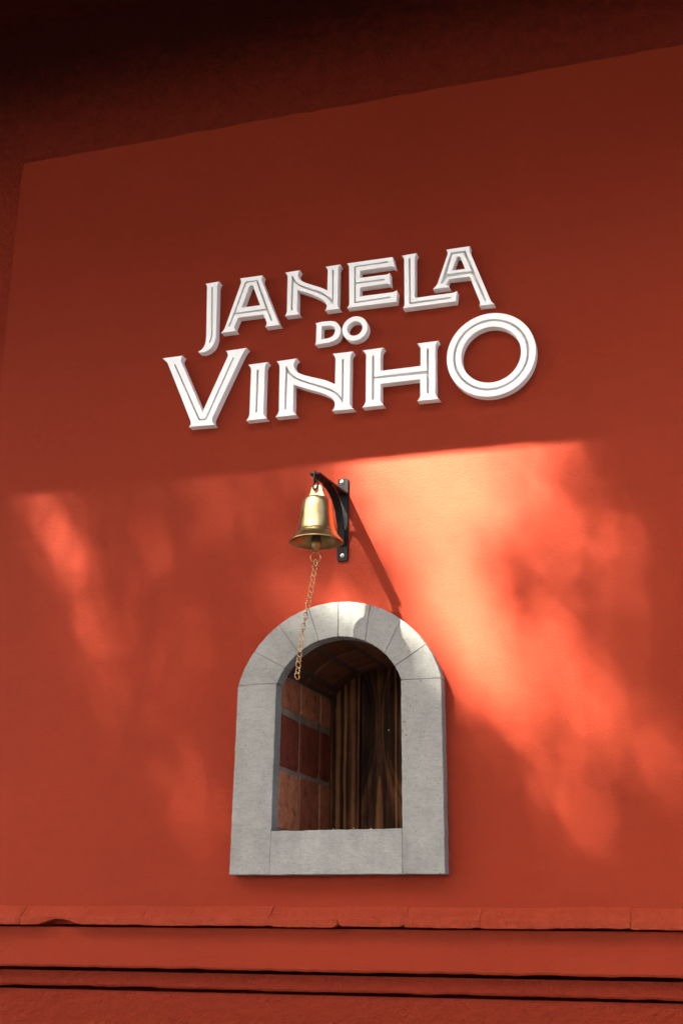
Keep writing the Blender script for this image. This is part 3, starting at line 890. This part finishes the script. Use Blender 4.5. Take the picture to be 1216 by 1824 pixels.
# ------------------------------------------------------------------ the sign: every letter is mounted on its own
LET = {"J1":{"o":[[-3190,29801],[-2864,29808],[-2880,29787],[-2893,29763],[-2902,29736],[-2908,29706],[-2910,29673],[-2889,28556],[-2889,28532],[-2889,28497],[-2891,28457],[-2897,28419],[-2907,28381],[-2921,28341],[-2938,28302],[-2957,28269],[-2980,28241],[-3007,28217],[-3036,28197],[-3065,28180],[-3096,28166],[-3128,28155],[-3160,28148],[-3191,28145],[-3222,28149],[-3253,28158],[-3281,28168],[-3300,28175],[-3284,28180],[-3261,28188],[-3236,28199],[-3214,28213],[-3195,28231],[-3178,28252],[-3162,28276],[-3149,28303],[-3139,28334],[-3131,28367],[-3126,28403],[-3122,28438],[-3119,28478],[-3119,28521],[-3120,28560],[-3120,28587],[-3150,29708],[-3154,29729],[-3160,29750],[-3168,29768],[-3178,29785],[-3190,29801]],"c":[],"g":[[-3049,29687],[-3030,29704],[-3009,29681],[-2969,28547],[-2985,28450],[-3016,28355],[-3051,28360],[-3017,28464],[-3005,28552]],"i":[]},
       "A1":{"o":[[-2371,29810],[-1844,29808],[-1854,29785],[-1861,29760],[-1864,29735],[-1863,29708],[-1860,29679],[-1470,28670],[-1460,28644],[-1449,28620],[-1437,28599],[-1422,28580],[-1406,28563],[-1747,28564],[-1731,28579],[-1721,28598],[-1716,28621],[-1716,28648],[-1722,28679],[-1794,28862],[-2384,28869],[-2466,28668],[-2465,28640],[-2459,28615],[-2449,28592],[-2434,28573],[-2416,28556],[-2774,28557],[-2747,28576],[-2724,28598],[-2704,28624],[-2689,28654],[-2677,28686],[-2345,29691],[-2344,29718],[-2346,29743],[-2351,29767],[-2359,29789]],"c":[[[-2143,29598],[-2122,29609],[-2079,29605],[-2063,29591],[-1878,29092],[-2314,29094]]],"g":[[-2603,28690],[-2250,29711],[-1958,29716],[-1589,28700],[-1600,28682],[-1623,28689],[-1718,28947],[-2465,28950],[-2572,28678]],"i":[[[-2447,28991],[-2218,29676],[-1988,29682],[-1746,28994]]]},
       "N1":{"o":[[-1316,29794],[-979,29798],[-999,29780],[-1013,29760],[-1021,29739],[-1024,29715],[-1020,29690],[-1016,29673],[-1009,29648],[-1000,29620],[-986,29595],[-969,29573],[-948,29551],[-923,29529],[-893,29508],[-855,29485],[-812,29463],[-766,29440],[-721,29419],[-677,29398],[-633,29377],[-590,29357],[-550,29338],[-512,29319],[-477,29301],[-445,29283],[-417,29267],[-393,29253],[-374,29240],[-358,29229],[-347,29222],[-342,29678],[-345,29705],[-352,29730],[-362,29753],[-375,29775],[-393,29795],[-62,29798],[-78,29782],[-90,29763],[-100,29742],[-106,29718],[-110,29692],[-116,28848],[-110,28824],[-102,28803],[-91,28785],[-79,28771],[-65,28759],[-391,28760],[-374,28778],[-363,28799],[-356,28823],[-353,28849],[-355,28878],[-364,28897],[-377,28924],[-393,28954],[-413,28982],[-436,29007],[-462,29030],[-493,29054],[-526,29079],[-565,29104],[-608,29131],[-653,29157],[-698,29182],[-741,29205],[-784,29226],[-827,29246],[-869,29266],[-914,29286],[-960,29307],[-1001,29325],[-1030,29337],[-1027,28859],[-1021,28830],[-1012,28805],[-1000,28784],[-985,28767],[-968,28753],[-1298,28759],[-1283,28776],[-1272,28795],[-1263,28818],[-1257,28843],[-1255,28871],[-1259,29686],[-1265,29708],[-1273,29731],[-1284,29752],[-1298,29774]],"c":[],"g":[[-1168,28879],[-1167,29682],[-1149,29705],[-1131,29670],[-1124,29652],[-1114,29626],[-1101,29597],[-1085,29570],[-1067,29545],[-1046,29521],[-1021,29496],[-987,29470],[-944,29442],[-892,29414],[-836,29385],[-776,29355],[-711,29324],[-639,29292],[-570,29259],[-510,29228],[-463,29198],[-425,29170],[-391,29142],[-358,29113],[-323,29082],[-288,29049],[-258,29019],[-237,28998],[-248,29689],[-228,29704],[-205,29683],[-211,28862],[-222,28867],[-236,28888],[-254,28917],[-277,28950],[-300,28982],[-326,29011],[-354,29040],[-384,29069],[-414,29096],[-444,29120],[-474,29142],[-507,29164],[-547,29188],[-598,29215],[-657,29243],[-718,29272],[-775,29300],[-827,29327],[-878,29354],[-925,29381],[-967,29407],[-1003,29434],[-1035,29461],[-1061,29486],[-1083,29508],[-1099,29526],[-1110,29541],[-1117,29553],[-1123,29561],[-1126,28873],[-1147,28862]],"i":[]},
       "E1":{"o":[[91,29800],[1100,29797],[1153,29550],[1134,29565],[1112,29576],[1087,29584],[1060,29588],[1031,29588],[378,29585],[379,29412],[949,29405],[970,29406],[989,29409],[1006,29415],[1021,29424],[1034,29435],[1045,29153],[1033,29168],[1019,29179],[1003,29187],[986,29192],[967,29194],[380,29192],[382,28978],[1094,28972],[1118,28974],[1139,28978],[1158,28985],[1174,28993],[1187,29005],[1197,28980],[1172,28743],[98,28754],[115,28766],[129,28781],[139,28798],[146,28818],[149,28840],[135,29701],[132,29722],[125,29743],[117,29763],[105,29782]],"c":[],"g":[[247,29707],[991,29720],[1005,29702],[998,29679],[284,29674],[287,29323],[907,29319],[923,29301],[914,29277],[287,29284],[290,28868],[1043,28886],[1058,28869],[1049,28845],[293,28833],[254,28839]],"i":[]},
       "L1":{"o":[[1303,29798],[1624,29807],[1611,29789],[1600,29770],[1592,29748],[1586,29725],[1583,29701],[1579,28798],[1597,28770],[2374,28772],[2401,28774],[2425,28778],[2445,28784],[2463,28792],[2478,28802],[2449,28572],[1317,28570],[1331,28585],[1342,28602],[1351,28620],[1355,28639],[1357,28660],[1353,29710],[1348,29729],[1341,29748],[1331,29765],[1318,29782]],"c":[],"g":[[1446,29700],[1466,29719],[1488,29694],[1489,28688],[2342,28688],[2357,28669],[2345,28644],[1493,28640],[1457,28650]],"i":[]},
       "A2":{"o":[[2266,29789],[2767,29792],[2759,29771],[2755,29748],[2753,29724],[2756,29699],[2761,29673],[3171,28496],[3181,28476],[3194,28456],[3210,28435],[3228,28415],[3249,28396],[2938,28400],[2948,28414],[2954,28430],[2957,28448],[2955,28469],[2950,28492],[2749,29094],[2298,29098],[2267,28996],[2272,28975],[2279,28957],[2290,28942],[2303,28929],[2319,28918],[1967,28916],[1995,28940],[2020,28964],[2041,28988],[2058,29011],[2071,29035],[2292,29677],[2293,29703],[2291,29728],[2285,29750],[2277,29771]],"c":[[[2485,29587],[2505,29597],[2544,29593],[2561,29575],[2656,29282],[2374,29285]]],"g":[[2130,29033],[2360,29710],[2672,29708],[3081,28519],[3071,28496],[3046,28504],[2802,29154],[2289,29159],[2169,29014],[2146,29012]],"i":[[[2265,29226],[2395,29661],[2631,29656],[2790,29215]]]},
       "D1":{"o":[[-597,28487],[-461,28502],[-387,28501],[-359,28500],[-319,28498],[-275,28496],[-238,28490],[-208,28483],[-182,28475],[-158,28463],[-136,28447],[-114,28426],[-93,28400],[-75,28373],[-61,28347],[-50,28322],[-43,28299],[-39,28274],[-39,28247],[-42,28216],[-48,28181],[-58,28147],[-71,28117],[-87,28093],[-107,28073],[-131,28055],[-158,28039],[-194,28025],[-237,28013],[-277,28004],[-305,27997],[-605,27994],[-597,28006],[-590,28019],[-586,28035],[-583,28051],[-583,28070],[-577,28417],[-579,28433],[-582,28448],[-586,28462],[-591,28475]],"c":[[[-463,28399],[-348,28401],[-255,28390],[-243,28384],[-224,28374],[-205,28362],[-190,28349],[-179,28333],[-170,28315],[-164,28295],[-161,28273],[-163,28249],[-169,28221],[-177,28194],[-188,28171],[-201,28154],[-217,28139],[-234,28128],[-252,28118],[-271,28111],[-292,28106],[-312,28103],[-325,28101],[-468,28099]]],"g":[],"i":[]},
       "V1":{"o":[[-4141,28127],[-3654,28125],[-3672,28109],[-3685,28089],[-3694,28065],[-3697,28035],[-3695,28002],[-3128,26742],[-2594,27966],[-2590,28000],[-2593,28032],[-2602,28060],[-2617,28086],[-2638,28109],[-2156,28119],[-2180,28096],[-2203,28070],[-2225,28038],[-2246,28003],[-2266,27963],[-2892,26588],[-2893,26545],[-2888,26507],[-2877,26473],[-2859,26444],[-2835,26420],[-3428,26437],[-3409,26453],[-3396,26474],[-3390,26500],[-3391,26531],[-3397,26568],[-4004,27981],[-4027,28019],[-4052,28053],[-4080,28082],[-4110,28107]],"c":[],"g":[[-3856,27937],[-3841,27955],[-3814,27932],[-3185,26596],[-3054,26593],[-2476,27935],[-2458,27947],[-2438,27929],[-3024,26565],[-3041,26553],[-3207,26556]],"i":[]},
       "I1":{"o":[[-2107,27717],[-1659,27723],[-1684,27704],[-1703,27681],[-1717,27653],[-1725,27621],[-1728,27584],[-1731,26563],[-1722,26528],[-1708,26498],[-1691,26472],[-1671,26451],[-1646,26433],[-2114,26437],[-2090,26459],[-2071,26484],[-2056,26512],[-2047,26541],[-2042,26574],[-2038,27565],[-2041,27600],[-2049,27632],[-2063,27663],[-2082,27691]],"c":[],"g":[[-1912,27565],[-1888,27581],[-1863,27559],[-1869,26602],[-1890,26588],[-1910,26607]],"i":[]},
       "N2":{"o":[[-1459,27715],[-1003,27726],[-1029,27703],[-1049,27677],[-1064,27647],[-1074,27613],[-1079,27576],[-1070,27551],[-1058,27515],[-1042,27476],[-1021,27442],[-995,27415],[-966,27391],[-930,27369],[-888,27346],[-836,27322],[-777,27298],[-713,27274],[-650,27251],[-584,27228],[-515,27204],[-448,27181],[-389,27159],[-339,27137],[-295,27115],[-257,27094],[-225,27077],[-198,27062],[-177,27050],[-161,27041],[-149,27034],[-142,27580],[-146,27613],[-155,27645],[-168,27675],[-184,27703],[-205,27729],[242,27725],[221,27706],[204,27684],[191,27658],[182,27629],[178,27595],[175,26549],[187,26519],[202,26492],[220,26469],[242,26449],[268,26432],[-204,26443],[-180,26468],[-161,26497],[-150,26529],[-146,26565],[-149,26605],[-152,26619],[-157,26639],[-165,26662],[-177,26684],[-193,26705],[-212,26727],[-236,26750],[-267,26773],[-306,26799],[-352,26826],[-403,26853],[-455,26879],[-511,26903],[-570,26926],[-631,26948],[-692,26972],[-753,26997],[-817,27024],[-877,27049],[-930,27072],[-975,27093],[-1014,27111],[-1046,27126],[-1069,27137],[-1068,26572],[-1060,26535],[-1048,26504],[-1033,26477],[-1015,26456],[-994,26439],[-1456,26443],[-1430,26469],[-1409,26496],[-1394,26524],[-1385,26553],[-1381,26583],[-1390,27566],[-1395,27600],[-1404,27631],[-1418,27661],[-1436,27689]],"c":[],"g":[[-1260,26606],[-1258,27562],[-1234,27583],[-1206,27519],[-1194,27497],[-1176,27467],[-1153,27432],[-1127,27399],[-1097,27368],[-1064,27335],[-1026,27303],[-981,27272],[-929,27243],[-870,27215],[-807,27187],[-742,27158],[-673,27129],[-600,27099],[-527,27069],[-458,27040],[-393,27011],[-331,26984],[-274,26956],[-223,26928],[-179,26900],[-143,26871],[-111,26843],[-82,26816],[-55,26787],[-32,26756],[-13,26730],[1,26711],[-4,27570],[17,27589],[40,27564],[36,26612],[23,26595],[16,26609],[7,26629],[-6,26653],[-22,26678],[-44,26706],[-70,26738],[-99,26769],[-128,26797],[-154,26821],[-180,26841],[-209,26861],[-245,26883],[-290,26908],[-341,26935],[-397,26963],[-457,26992],[-524,27022],[-596,27052],[-670,27084],[-741,27115],[-812,27146],[-882,27178],[-948,27209],[-1004,27238],[-1048,27267],[-1083,27295],[-1112,27322],[-1138,27347],[-1161,27371],[-1181,27395],[-1196,27414],[-1207,27428],[-1218,26601],[-1238,26584]],"i":[]},
       "H1":{"o":[[447,27722],[904,27728],[882,27711],[865,27690],[852,27666],[844,27639],[840,27609],[837,27211],[1691,27217],[1694,27605],[1689,27632],[1680,27658],[1665,27682],[1645,27705],[1619,27726],[2077,27727],[2054,27712],[2035,27693],[2020,27669],[2010,27641],[2004,27608],[1993,26576],[2001,26544],[2012,26514],[2028,26488],[2046,26464],[2068,26444],[1611,26452],[1636,26473],[1656,26496],[1670,26522],[1678,26551],[1681,26582],[1679,26924],[838,26921],[835,26565],[844,26534],[856,26507],[870,26482],[886,26461],[905,26444],[450,26444],[473,26469],[492,26496],[506,26524],[516,26553],[522,26583],[525,27613],[519,27638],[508,27661],[493,27683],[472,27703]],"c":[],"g":[[653,27565],[677,27583],[701,27559],[702,27096],[1817,27099],[1822,27579],[1842,27594],[1865,27574],[1865,26608],[1837,26589],[1811,26615],[1812,27030],[702,27052],[700,26598],[673,26581],[650,26603]],"i":[]}}
LD, GD = 0.020, 0.0180


def circle(cx, cz, r, n=72):
    return [(cx + r * math.cos(2 * math.pi * k / n), cz + r * math.sin(2 * math.pi * k / n)) for k in range(n)]


def letter(name, o, counters, groove, islands, label):
    bm = bmesh.new()
    yf = -LD
    isl_of = lambda c: [k for k in range(len(islands)) if inside(islands[k], c[0])]
    fill(bm, o, ([groove] if groove else []) + [c for c in counters if not isl_of(c)], yf)
    for k, isl in enumerate(islands):
        fill(bm, isl, [c for c in counters if k in isl_of(c)], yf)
        wall_strip(bm, isl, yf, yf + GD)
    wall_strip(bm, o, yf, 0.0015)
    for c in counters: wall_strip(bm, c, yf, 0.0015)
    if groove:
        wall_strip(bm, groove, yf, yf + GD)
        fill(bm, groove, islands, yf + GD)
    bmesh.ops.remove_doubles(bm, verts=bm.verts, dist=2e-5)
    xs = [p[0] for p in o]; zs = [p[1] for p in o]
    ob = bm_obj(name, bm, WHITE, None, origin=((min(xs) + max(xs)) / 2, 0, min(zs)))
    tag(ob, label, 'letter', 'white raised letters of the wall sign')
    return ob


def inside(poly, p):
    c = False
    n = len(poly)
    for i in range(n):
        a, b = poly[i], poly[(i + 1) % n]
        if (a[1] > p[1]) != (b[1] > p[1]) and p[0] < (b[0] - a[0]) * (p[1] - a[1]) / (b[1] - a[1]) + a[0]:
            c = not c
    return c


LAB = {'J1': 'white raised letter J with hooked tail, first of the top line',
       'A1': 'white raised letter A standing right after the J in the top line',
       'N1': 'smaller white letter N with swooping diagonal, above the small D',
       'E1': 'white raised letter E with three grooved arms in the top line',
       'L1': 'white raised letter L whose foot runs under the last A',
       'A2': 'white raised letter A ending the top line, left foot over the L',
       'D1': 'small plain white letter D in the middle line of the sign',
       'o1': 'small plain white letter O beside the small D in the middle',
       'V1': 'large white grooved letter V starting the bottom line',
       'I1': 'white raised letter I, single grooved stem beside the V',
       'N2': 'larger white letter N with swooping diagonal, in the bottom line',
       'H1': 'white raised letter H with grooved crossbar in the bottom line',
       'O1': 'big round white ring letter O with circular groove ending the bottom line'}
for k, d in LET.items():
    f = lambda L: [(x * 1e-4, z * 1e-4) for x, z in L]
    letter('letter_' + k[0].lower(), f(d['o']), [f(c) for c in d['c']], f(d['g']), [f(i) for i in d['i']], LAB[k])
letter('letter_o', circle(0.0276, 2.8248, 0.0279, 56), [circle(0.0274, 2.8250, 0.0166, 48)], [], [], LAB['o1'])
OX, OZ = 0.3153, 2.7285
letter('letter_o', circle(OX, OZ, 0.0911, 96), [circle(OX, OZ, 0.0612, 80)], circle(OX, OZ, 0.0781, 88), [circle(OX, OZ, 0.0730, 84)], LAB['O1'])

# ------------------------------------------------------------------ the tree across the pavement: its crown lets the sun through in patches
# how dense the foliage is along the sun's way to the wall: optical depth x 100 on a 4 cm grid of the wall
# (columns from x = -0.90, rows from z = 1.70 upward); low numbers are the openings in the crown
DENSITY = [[588,588,588,588,588,588,588,588,588,588,588,588,588,588,588,588,588,588,588,588,588,588,588,588,588,588,588,588,588,588,588,588,588,588,583,560,567,586,588,588,588],
        [588,588,588,588,588,588,588,588,588,588,588,588,588,587,587,587,586,587,588,588,588,588,588,588,588,588,588,588,588,588,588,588,588,578,488,435,526,586,588,588,588],
        [588,588,588,588,588,588,588,588,588,588,588,587,587,586,585,551,483,576,587,588,588,588,588,588,588,588,588,588,588,588,588,588,582,455,303,336,523,587,586,585,587],
        [588,588,588,588,588,588,588,588,588,588,587,586,585,583,516,352,383,580,587,588,588,588,588,588,588,588,588,588,588,588,588,586,498,273,207,343,562,580,541,556,586],
        [588,588,588,588,588,588,588,588,588,587,586,583,580,553,345,319,520,585,587,588,588,588,588,588,588,588,588,588,588,588,587,556,339,185,224,445,567,484,400,501,585],
        [588,588,588,588,588,588,588,588,587,585,582,576,570,474,314,399,560,584,587,588,588,588,588,588,588,588,588,588,588,587,568,416,236,200,335,434,457,322,302,489,587],
        [588,588,588,588,588,588,588,587,585,581,573,563,553,477,405,434,569,584,587,588,588,588,588,588,588,588,588,588,586,566,433,250,185,268,305,263,319,237,302,535,588],
        [588,588,588,588,588,588,587,585,581,571,558,545,536,521,445,493,576,584,587,588,588,588,588,588,588,588,588,586,562,443,257,145,171,260,170,164,260,255,399,578,588],
        [588,588,588,588,588,587,586,582,572,556,538,525,522,523,501,554,573,581,587,588,588,588,588,588,588,587,585,561,448,276,138,99,173,174,104,149,288,367,536,587,588],
        [588,588,588,588,588,587,583,575,559,538,518,508,513,526,543,553,544,575,587,588,588,588,588,579,565,549,491,400,283,146,67,80,152,114,97,193,379,520,584,588,588],
        [588,588,588,588,587,585,578,564,543,517,482,487,511,532,542,492,513,579,588,588,588,588,584,432,374,347,255,190,142,58,28,78,135,98,128,267,479,566,581,587,588],
        [588,588,588,587,586,582,571,553,525,442,391,469,519,539,491,449,537,586,588,588,583,556,490,221,191,189,116,83,58,8,20,103,145,127,198,369,490,496,555,586,588],
        [588,588,588,587,584,578,564,541,450,301,329,485,533,529,458,490,577,587,586,572,488,341,256,126,136,160,106,71,18,0,42,151,174,182,293,416,364,392,520,585,588],
        [588,588,587,586,582,573,557,507,309,228,356,521,548,521,500,563,587,581,502,369,297,222,167,133,202,250,175,73,2,5,88,207,191,209,314,304,255,331,509,585,588],
        [588,588,587,585,580,570,550,410,233,254,456,548,559,534,556,586,587,556,397,259,231,273,269,218,343,323,169,51,3,35,139,245,218,215,244,210,208,331,532,587,588],
        [588,588,587,584,579,568,523,324,237,358,538,565,544,485,572,588,587,573,480,384,390,480,508,438,367,223,110,29,7,52,140,214,204,175,179,176,224,390,567,588,588],
        [588,587,586,584,578,565,431,256,274,471,567,565,425,459,584,585,582,536,436,410,490,575,583,413,233,121,58,12,3,35,90,154,165,146,163,200,300,487,584,588,588],
        [588,587,586,584,579,516,291,209,335,549,577,475,353,519,569,534,516,457,403,450,554,586,562,290,139,62,33,6,0,0,40,110,154,163,201,278,417,562,587,588,588],
        [588,587,586,584,567,372,200,228,448,578,563,376,404,559,474,389,382,404,433,510,560,548,473,193,85,39,26,0,0,0,2,65,128,183,260,376,519,583,588,588,588],
        [588,587,586,583,466,233,173,317,553,584,504,389,530,526,387,302,307,354,386,431,392,317,294,114,50,23,8,0,0,0,0,30,74,136,230,361,503,575,587,588,588],
        [588,587,587,559,328,174,222,455,584,581,487,501,580,523,395,324,336,371,395,416,325,265,239,68,29,9,0,0,0,0,19,53,79,123,202,317,455,557,585,588,588],
        [588,587,587,539,303,183,267,510,586,579,502,544,583,535,423,360,376,410,435,450,362,314,253,65,30,10,0,0,0,0,44,81,103,141,212,320,452,554,584,588,588],
        [588,587,587,539,303,183,267,510,586,579,502,544,583,535,423,360,376,410,435,450,362,314,253,65,30,10,0,0,0,0,44,81,103,141,212,320,452,554,584,588,588]]


def depth_at(x, z):
    fx = max(0.0, min(39.999, (x + 0.90) / 0.04))
    fz = max(0.0, min(21.999, (z - 1.70) / 0.04))
    i, j = int(fx), int(fz)
    u, v = fx - i, fz - j
    a_, b_ = DENSITY[j], DENSITY[j + 1]
    return 0.01 * ((a_[i] * (1 - u) + a_[i + 1] * u) * (1 - v) + (b_[i] * (1 - u) + b_[i + 1] * u) * v)


tree = empty('shade_tree', (-2.85, -4.9, 0), 'leafy tree beyond the pavement whose crown dapples the wall with sun', 'tree')
TAU_ALL = 24.0


def dens(x, z):
    t = depth_at(x, z)
    t = 0.85 * t + 0.30 * max(0.0, min(1.0, (t - 0.8) / 1.4)) + 0.20 * max(0.0, t - 2.4) + 5.0 * max(0.0, t - 5.2)
    return min(1.0, t / TAU_ALL)


rt_ = random.Random(77)
verts, faces = [], []


def leaf(p, s):
    u = Vector((rt_.gauss(0, 1), rt_.gauss(0, 1), rt_.gauss(0, 0.6))).normalized()
    w = u.cross(Vector((rt_.gauss(0, 1), rt_.gauss(0, 1), rt_.gauss(0, 1)))).normalized()
    b = len(verts)
    verts.extend([p - u * s * 0.7, p + w * s * 0.36, p + u * s * 0.75, p - w * s * 0.36])
    faces.extend([(b, b + 1, b + 2), (b, b + 2, b + 3)])


def thick(x, z):
    return 1.5 * math.sqrt(max(0.0, 1 - (x / 2.6) ** 2 - ((z - 0.7) / 2.75) ** 2)) + 0.15


for i in range(62000):                               # the crown at large
    x, z = rt_.uniform(-2.6, 2.6), rt_.uniform(-2.1, 3.45)
    if (x / 2.6) ** 2 + ((z - 0.7) / 2.75) ** 2 > 1 or (abs(x) < 1.15 and 1.25 < z < 2.85): continue
    h = thick(x, z)
    leaf(Vector((x, 0, z)) + TO_SUN * (8.9 + rt_.uniform(-h, h)), 0.072 * rt_.uniform(0.7, 1.3))
for i in range(240000):                              # its fine-leaved part, thinner where the sun comes through
    x = -1.15 + 2.3 * ((0.5 + 0.8191725134 * i) % 1.0)
    z = 1.25 + 1.6 * ((0.5 + 0.6710436067 * i) % 1.0)
    if (0.5 + 0.5497004779 * i) % 1.0 > dens(x, z): continue
    h = thick(x, z)
    leaf(Vector((x, 0, z)) + TO_SUN * (8.9 + rt_.uniform(-h, h)), 0.025 * rt_.uniform(0.7, 1.3))
for i in range(16000):                               # boughs added towards the roof to block high sky
    x, y = rt_.uniform(-5.0, 3.0), rt_.uniform(-4.6, -1.7)
    leaf(Vector((x, y, 2.85 - 1.242 * y + 0.25 + abs(rt_.gauss(0, 0.8)))), 0.085 * rt_.uniform(0.7, 1.3))
og = wloc(tree)
me = bpy.data.meshes.new('crown')
me.from_pydata([v - og for v in verts], [], faces)
o = link('crown', me, LEAF, tree)
o['kind'] = 'stuff'


def at_sun(x, z, t):
    return Vector((x, 0, z)) + TO_SUN * t


fork = at_sun(0.15, 0.55, 8.9)
bm = bmesh.new()
tube(bm, [(-2.85, -4.9, 0), (-2.84, -4.88, 0.3), (-2.82, -4.85, 1.5), (-2.88, -4.88, 3.2), (-2.90, -4.95, 5.0), fork], [0.24, 0.18, 0.15, 0.135, 0.12, 0.08], 14)
bm_obj('trunk', bm, BARK, tree, smooth=True)
for mid, end in (((-1.0, 1.0, 8.8), (-1.5, 1.7, 9.2)), ((1.0, 0.95, 8.3), (1.6, 1.6, 8.0)), ((-1.45, 1.1, 8.4), (-1.6, 2.8, 8.6)), ((1.45, 1.1, 8.9), (1.55, 2.8, 9.0)),
                 ((0.1, 0.2, 8.0), (0.0, -0.4, 7.4)), ((0.7, 0.0, 9.0), (1.2, -0.9, 9.4)), ((-0.6, 0.2, 8.2), (-1.4, -0.7, 8.0))):
    bm = bmesh.new()
    tube(bm, [fork, at_sun(*mid), at_sun(*end)], [0.055, 0.032, 0.010], 8)
    bm_obj('limb', bm, BARK, tree, smooth=True)

# more trees added round the yard, unseen: they shade the ground and close part of the sky
for (tx, ty, th, cr, lab) in ((4.6, -6.5, 5.6, 2.3, 'added broad leafy tree to the right, shading the yard, trunk forking low'), (-8.2, -7.5, 6.2, 2.8, 'added tall leafy tree shading the left end of the yard'), (1.2, -10.8, 6.6, 3.0, 'added big leafy tree before the hedge, closing part of the sky'),
                              (-1.0, -7.9, 5.4, 2.4, 'added slim leafy tree shading the middle of the yard'), (-4.9, -9.6, 6.0, 2.8, 'added leafy tree shading the yard, left of the middle')):
    t_ = empty('shade_tree', (tx, ty, 0), lab, 'tree', 'trees added to shade the yard')
    bm = bmesh.new()
    tube(bm, [(tx, ty, 0), (tx + 0.03, ty, 0.3), (tx - 0.05, ty, 1.6), (tx + 0.08, ty + 0.05, 3.0), (tx, ty, th)], [0.26, 0.19, 0.16, 0.13, 0.05], 12)
    bm_obj('trunk', bm, BARK, t_, smooth=True)
    verts, faces = [], []
    puffs = [Vector((rt_.gauss(0, 0.5), rt_.gauss(0, 0.5), rt_.gauss(0, 0.3))) * cr * 0.8 for _ in range(26)]
    for k in range(9):
        bm = bmesh.new()
        e0 = Vector((tx, ty, th)) + puffs[k]
        tube(bm, [(tx + 0.05, ty + 0.03, 2.9), (tx * 0.4 + e0.x * 0.6, ty * 0.4 + e0.y * 0.6, 3.4 + 0.25 * k), e0], [0.07, 0.04, 0.012], 7)
        bm_obj('limb', bm, BARK, t_, smooth=True)
    for i in range(17000):
        c_ = puffs[i % len(puffs)]
        p = Vector((0, 0, th)) + c_ + Vector((rt_.gauss(0, 1), rt_.gauss(0, 1), rt_.gauss(0, 0.8))) * 0.34 * cr / 2.5
        u = Vector((rt_.gauss(0, 1), rt_.gauss(0, 1), rt_.gauss(0, 0.6))).normalized()
        w = u.cross(Vector((rt_.gauss(0, 1), rt_.gauss(0, 1), rt_.gauss(0, 1)))).normalized()
        b = len(verts)
        verts += [p - u * 0.075, p + w * 0.04, p + u * 0.08, p - w * 0.04]
        faces += [(b, b + 1, b + 2), (b, b + 2, b + 3)]
    me = bpy.data.meshes.new('crown')
    me.from_pydata(verts, [], faces)
    o = link('crown', me, LEAF, t_)
    o['kind'] = 'stuff'

# unseen hedge added across the way: closes the low horizon
verts, faces = [], []
bmh = bmesh.new()
box(bmh, -22, 22, -15.6, -14.4, 0, 2.2)
hedge = bm_obj('added_hedge', bmh, LEAF, None, origin=(0, -15, 0))
tag(hedge, 'long tall hedge added unseen across the pavement to close the horizon', 'hedge')
for i in range(9000):
    p = Vector((rt_.uniform(-22, 22), -14.4 + rt_.gauss(0, 0.08), rt_.uniform(0, 2.35))) - Vector((0, -15, 0))
    u = Vector((rt_.gauss(0, 1), rt_.gauss(0, 1), rt_.gauss(0, 1))).normalized()
    w = u.cross(Vector((rt_.gauss(0, 1), rt_.gauss(0, 1), rt_.gauss(0, 1)))).normalized()
    b = len(verts)
    verts += [p - u * 0.09, p + w * 0.05, p + u * 0.09, p - w * 0.05]
    faces += [(b, b + 1, b + 2), (b, b + 2, b + 3)]
me = bpy.data.meshes.new('hedge_leaves')
me.from_pydata(verts, [], faces)
o = link('hedge_leaves', me, LEAF, hedge)
o['kind'] = 'stuff'
